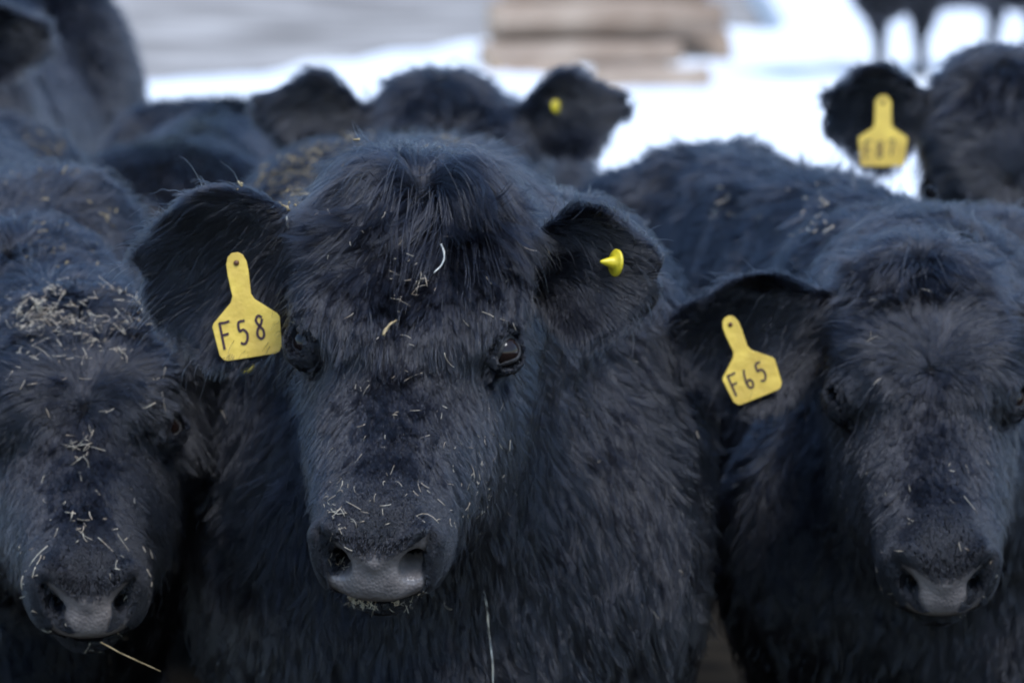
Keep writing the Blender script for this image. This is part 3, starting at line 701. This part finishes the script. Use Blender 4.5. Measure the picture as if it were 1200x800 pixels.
def ear_tag(cw, pin, width, tilt, text, label, square=False, off=0.024, turn=0.0, ink=M_INK):
    """pin: where the photo shows the pin; hangs in front of the ear, writing side out"""
    p = hit(cw, *pin)
    if p is None: p = at(pin[0], pin[1], 4.6)
    view = unit(p - CAM); p = p - view * off
    w = width / 2; k = width / 80.0
    # outline in photo-like units: x right, y down from the pin
    if not square:
        half = [(-9, -8), (-12, 0), (-12.5, 12), (-11, 38), (-14, 45), (-38, 66), (-40, 70), (-37, 104), (-33, 110), (-28, 112)]
    else:
        half = [(-9, -9), (-14, -1), (-14, 12), (-15, 40), (-19, 45), (-42, 60), (-42, 66), (-38, 108), (-36, 110), (-30, 110)]
    half = [(-4, -12)] + half
    right = [(-x, y) for x, y in half]
    out = half + right[::-1]
    n = len(out); th = 0.0016
    def bend(x, y): return 0.05 * k * (0.010 * (y - 30) ** 2 / 60 + 0.004 * x * x / 4 * math.copysign(1, 1))
    F, V = [], []
    # fill with strips between matching left and right points, thin in depth
    for s_, z in ((0, 0.0), (1, th)):
        for (x, y) in half:
            for t in (-1, -.5, 0, .5, 1):
                V.append((x * -t * k * 0.001, z + bend(x * t, y) * 0.001, -y * k * 0.001))
    m = len(half); w5 = 5
    for i in range(m - 1):
        for j in range(4):
            a = i * w5 + j; F.append((a, a + 1, a + w5 + 1, a + w5)); b = a + m * w5; F.append((b, b + w5, b + w5 + 1, b + 1))
    B = m * w5
    ring = [i * w5 for i in range(m)] + [(m - 1) * w5 + j for j in range(1, 5)] + [i * w5 + 4 for i in range(m - 2, -1, -1)] + [3, 2, 1]
    for i in range(len(ring)):
        a, b = ring[i], ring[(i + 1) % len(ring)]; F.append((a, b, b + B, a + B))
    sc = width_m = 1.0
    V = np.array(V)
    # the side towards the photographer is -y
    Rm = rotx(-PITCH * 0.4) @ rotz(turn) @ roty(math.radians(tilt))
    def put(A): return (np.array(A) * 1.0) @ Rm.T + p
    unit_m = np.linalg.norm(p - CAM) / FPX / 0.001 * (width / 80.0) / k     # photo units -> metres at this distance
    S = unit_m
    o = mesh_obj("ear_tag", put(V * S * 1.0), F, M_TAG, smooth=False); keep_world(o, cw.root)
    if label: o["label"] = label
    md = o.modifiers.new("round", 'BEVEL'); md.width = 0.0005; md.segments = 2; md.limit_method = 'ANGLE'
    # writing
    LV, LF = [], []
    def ribbon(line, wd):
        L = smooth_line(line); L = np.array(L)
        T = np.gradient(L, axis=0); T /= (np.linalg.norm(T, axis=1, keepdims=True) + 1e-9); Nn = np.stack([-T[:, 1], T[:, 0]], 1)
        b0 = len(LV)
        for q, nn in zip(L, Nn):
            for sg in (-1, 1):
                x, y = q + nn * wd * sg
                LV.append((x * k * 0.001, bend(x, y) * 0.001 - 0.0006 / S, -y * k * 0.001))
        for i in range(len(L) - 1):
            a = b0 + 2 * i; LF.append((a, a + 1, a + 3, a + 2))
    chw = 26.0; x0 = -31
    for ci, ch in enumerate(text):
        hgt = 32 if ch == 'F' else 27
        for st in STROKES[ch]:
            ribbon([(x0 + ci * 20.5 + a * (hgt * 0.62), 98 - ci * 3 - b * hgt) for a, b in st], 1.5)
    l = mesh_obj("lettering", put(np.array(LV) * S), LF, ink, smooth=False); keep_world(l, o)
    # pin with its head
    PV, PF = [], []; n = 12
    for (rr, yy) in ((2.6, -0.0002), (3.4, -0.0012), (2.0, -0.0022), (0.2, -0.0026)):
        for j in range(n):
            a = 2 * math.pi * j / n; PV.append((rr * math.cos(a) * k * 0.001, yy / S + 0.0004 / S, rr * math.sin(a) * k * 0.001))
    for i in range(3):
        for j in range(n): PF.append((i * n + j, i * n + (j + 1) % n, (i + 1) * n + (j + 1) % n, (i + 1) * n + j))
    PV2 = [(r2 * math.cos(2 * math.pi * j / n) * k * 0.001, yy, r2 * math.sin(2 * math.pi * j / n) * k * 0.001) for r2, yy in ((2.0, 0.0006 / S), (2.0, 0.03 / S)) for j in range(n)]
    b0 = len(PV); PV += PV2
    for j in range(n): PF.append((b0 + j, b0 + (j + 1) % n, b0 + n + (j + 1) % n, b0 + n + j))
    q = mesh_obj("pin", put(np.array(PV) * S), PF, M_PIN); keep_world(q, o)
    return o
def button(cw, pin, r, axis, label, off=0.012, spike=True):
    """round tag back: a disc with a cone for the pin, turned half away"""
    p = hit(cw, *pin); 
    if p is None: return
    p = p - unit(p - CAM) * off
    ax = unit(axis); s1 = unit(np.cross(ax, [0.1, 0.2, 1])); s2 = np.cross(s1, ax); n = 28
    prof = [(r, -0.002), (r * 1.02, 0.0), (r * 0.92, 0.0015), (r * 0.5, 0.002), (r * 0.42, 0.006), (r * 0.16, 0.017), (r * 0.1, 0.019), (0.0003, 0.0195)] if spike else [(r, -0.001), (r * 1.03, 0.0), (r * 0.95, 0.002), (r * 0.3, 0.003), (0.0003, 0.0031)]
    V, F = [], []
    V.append(tuple(p + ax * prof[0][1]))
    for (q, h) in prof:
        for j in range(n):
            a = 2 * math.pi * j / n; V.append(tuple(p + ax * h + (s1 * math.cos(a) + s2 * math.sin(a)) * q))
    for j in range(n): F.append((0, 1 + (j + 1) % n, 1 + j))
    for i in range(len(prof) - 1):
        for j in range(n): F.append((1 + i * n + j, 1 + i * n + (j + 1) % n, 1 + (i + 1) * n + (j + 1) % n, 1 + (i + 1) * n + j))
    o = mesh_obj("tag_button", V, F, M_TAGB); keep_world(o, cw.root); o["label"] = label; return o

# ------------------------------------------------------------------ hay and straw
def straws(name, lines, m, label, cat, kind=None, group=None):
    """lines: list of (points, radius): thin three-sided stalks"""
    V, F = [], []
    for L, r in lines:
        L = np.array(L); T = unit(np.gradient(L, axis=0)); s1 = unit(np.cross(T, np.array([0.31, -0.9, 0.29]))); s2 = np.cross(T, s1); b0 = len(V); k = len(L)
        for i in range(k):
            rr = r * (1 - 0.5 * i / k)
            for j in range(3):
                a = j * 2.094 + 0.4 * i; V.append(tuple(L[i] + (s1[i] * math.cos(a) * 1.3 + s2[i] * math.sin(a) * 0.7) * rr))
        for i in range(k - 1):
            for j in range(3):
                a = b0 + 3 * i + j; b = b0 + 3 * i + (j + 1) % 3; F.append((a, b, b + 3, a + 3))
        F.append((b0, b0 + 2, b0 + 1)); F.append((b0 + 3 * k - 3, b0 + 3 * k - 2, b0 + 3 * k - 1))
    o = mesh_obj(name, V, F, m); return tagobj(o, label, cat, group, kind)
def fleck(p, d, L, bend_, r, g, n=5):
    d = unit(d); s_ = unit(np.cross(d, g.normal(size=3))); t = np.linspace(-0.5, 0.5, n)
    bend_ *= 0.55 if g.random() < 0.8 else 1.6
    return [p + d * L * a + s_ * bend_ * L * (0.25 - a * a) * 2 for a in t], r
def scatter(cw, boxes, seed, Lr=(0.002, 0.015), r=0.0003, lift=0.55):
    """flecks caught in the tips of hairs whose place in the photo lies in one of the boxes (x0, y0, x1, y1, n)"""
    g = np.random.default_rng(seed); X = cw.X; K = X.shape[1]
    idx = g.choice(len(X), min(len(X), 160000), replace=False)
    P = X[idx, K - 1].astype(float) @ cw.R.T + cw.T; N = cw.grad(X[idx, K - 1]).astype(float) @ cw.R.T / cw.size
    D = P - CAM; zc = D[:, 1] * math.cos(PITCH) - D[:, 2] * math.sin(PITCH); yc = D[:, 1] * math.sin(PITCH) + D[:, 2] * math.cos(PITCH)
    u = 600 + FPX * D[:, 0] / zc; v = 400 - FPX * yc / zc
    f = ((N * -unit(D)).sum(1) > 0.15) & ((u - 597) ** 2 + (v - 418) ** 2 > 34 ** 2)
    out = []
    for (x0, y0, x1, y1, n) in boxes:
        cx, cy, sx, sy = (x0 + x1) / 2, (y0 + y1) / 2, (x1 - x0) / 2, (y1 - y0) / 2
        ok = np.where(f & (((u - cx) / sx) ** 2 + ((v - cy) / sy) ** 2 < 1))[0]
        if len(ok) == 0: continue
        for i in g.choice(ok, min(n, len(ok)), replace=False):
            d = g.normal(size=3); d -= N[i] * (d @ N[i]) * 0.8
            L = g.uniform(*Lr) * (1.0 if g.random() < 0.8 else 1.9)
            out.append(fleck(P[i] + N[i] * 0.001, d, L, g.uniform(0, 0.5), r * g.uniform(0.6, 1.5), g))
    return out
def split3(lines, base, label, seed):
    g = np.random.default_rng(seed)
    V = []
    return straws(base, lines, M_STRAW, label, "hay", "stuff")

C = cows
if getattr(C['main'], 'done', 0):
    ear_tag(C['main'], (277, 308), 80, -9, "F58", "big yellow ear tag marked F58", off=0.05)
    button(C['main'], (290, 428), 0.011, (-0.5, -0.6, 0.6), "small yellow disc under the big tag", off=0.045, spike=False)
    button(C['main'], (721, 308), 0.0155, (-0.88, -0.45, 0.12), "yellow cone shaped tag button", off=0.03)
    fl = scatter(C['main'], [(360, 190, 640, 360, 36), (440, 280, 510, 360, 26), (360, 350, 620, 470, 24), (380, 470, 620, 620, 80), (380, 560, 420, 620, 25), (540, 470, 640, 640, 25), (400, 690, 560, 715, 40), (640, 400, 840, 780, 25), (200, 480, 360, 780, 10), (380, 600, 410, 690, 30), (385, 560, 430, 620, 22)], 11)
    straws("hay_flecks", fl, M_STRAW, "hay flecks caught in the face and coat of the F58 calf", "hay", "stuff")
    fl = scatter(C['main'], [(275, 160, 370, 250, 420), (330, 145, 470, 205, 300), (440, 130, 560, 180, 60)], 12, (0.002, 0.009), 0.0011)
    straws("hay_chaff", fl, M_CHAFF, "brown chaff and dirt matted into the back of the F58 calf", "chaff", "stuff")
    fl = scatter(C['main'], [(395, 688, 470, 712, 260), (400, 660, 425, 700, 60)], 13, (0.002, 0.007), 0.0006)
    straws("hay_crumbs", fl, M_STRAW, "wet hay crumbs stuck along the lip of the F58 calf", "hay", "stuff")
    def stalk(name, pts, r, m, label, cat="straw", off=0.006, Y=None):
        L = []
        for (x, y) in smooth_line(pts):
            p = at(x, y, Y) if Y else hit(C['main'], x, y)
            L.append(p)
        L = np.array(L)
        if not Y:
            for _ in range(3): L[1:-1] = (L[:-2] + L[1:-1] + L[2:]) / 3
            L = L - unit(L - CAM) * off
        return straws(name, [(L, r)], m, label, cat)
    pj = hit(C['main'], 560, 684)
    stalk("straw_stem", [(563, 680), (569, 700), (573, 740), (577, 775), (578, 812)], 0.0013, M_STRAWP, "long pale straw dangling from the chin of the F58 calf", Y=pj[1] - 0.01)
    stalk("straw_stem", [(517, 286), (521, 298), (518, 310), (508, 320)], 0.0013, M_STRAWP, "bright curved straw on the forehead of the F58 calf", off=0.034)
    stalk("straw_stem", [(449, 393), (455, 382), (465, 375)], 0.0022, M_CHAFF, "stubby brown stalk lying between the brows of the F58 calf", off=0.03)
    stalk("straw_stem", [(338, 268), (336, 255), (344, 243), (358, 236)], 0.0013, M_STRAWP, "pale hooked straw behind the tagged ear of the F58 calf", off=0.03)
if getattr(C['left'], 'done', 0):
    fl = scatter(C['left'], [(-10, 325, 200, 395, 420), (10, 335, 120, 380, 160), (20, 395, 150, 425, 60), (0, 400, 200, 520, 40), (80, 500, 110, 550, 26), (40, 540, 160, 640, 30), (0, 640, 60, 720, 36), (120, 600, 190, 720, 20), (40, 720, 180, 790, 14)], 21, (0.003, 0.018), 0.00045)
    straws("hay_flecks", fl, M_STRAW, "hay heaped on the curly poll and face of the calf left of the F58 calf", "hay", "stuff")
    fl = scatter(C['left'], [(0, 150, 140, 330, 130), (20, 140, 70, 200, 40)], 22, (0.003, 0.012), 0.0009)
    straws("hay_chaff", fl, M_CHAFF, "brown chaff matted in the back of the calf left of the F58 calf", "chaff", "stuff")
if getattr(C['left'], 'done', 0):
    h_ = hit(C['left'], 110, 730)
    if h_ is not None:
        Ys = h_[1] - 0.02
        L_ = np.array([at(x, y, Ys) for x, y in smooth_line([(118, 752), (142, 765), (168, 777), (188, 786)])])
        straws("straw_stem", [(L_, 0.0008)], M_CHAFF, "pale straw poking sideways from the chin of the calf left of the F58 calf", "straw")
if getattr(C['right'], 'done', 0):
    ear_tag(C['right'], (856, 380), 66, -22, "F65", "tilted yellow ear tag marked F65", off=0.034)
    fl = scatter(C['right'], [(960, 290, 1190, 420, 14), (1000, 420, 1180, 620, 16), (1020, 620, 1170, 740, 22), (820, 500, 1000, 760, 8)], 31)
    straws("hay_flecks", fl, M_STRAW, "few hay flecks on the face of the F65 calf", "hay", "stuff")
    fl = scatter(C['right'], [(930, 215, 985, 275, 40), (830, 230, 870, 262, 12), (800, 210, 1040, 280, 18)], 32, (0.006, 0.02), 0.0014)
    straws("hay_flecks", fl, M_STRAW, "pale hay bits lying on the back of the F65 calf", "hay", "stuff")
if getattr(C['corner'], 'done', 0):
    ear_tag(C['corner'], (1035, 120), 54, 0, "F87", "yellow ear tag with faded writing against the snow", square=True, off=0.03)
if getattr(C['back'], 'done', 0):
    button(C['back'], (653, 125), 0.012, (0.5, -0.8, 0.1), "faint yellow tag disc in the ear", off=0.004, spike=False)
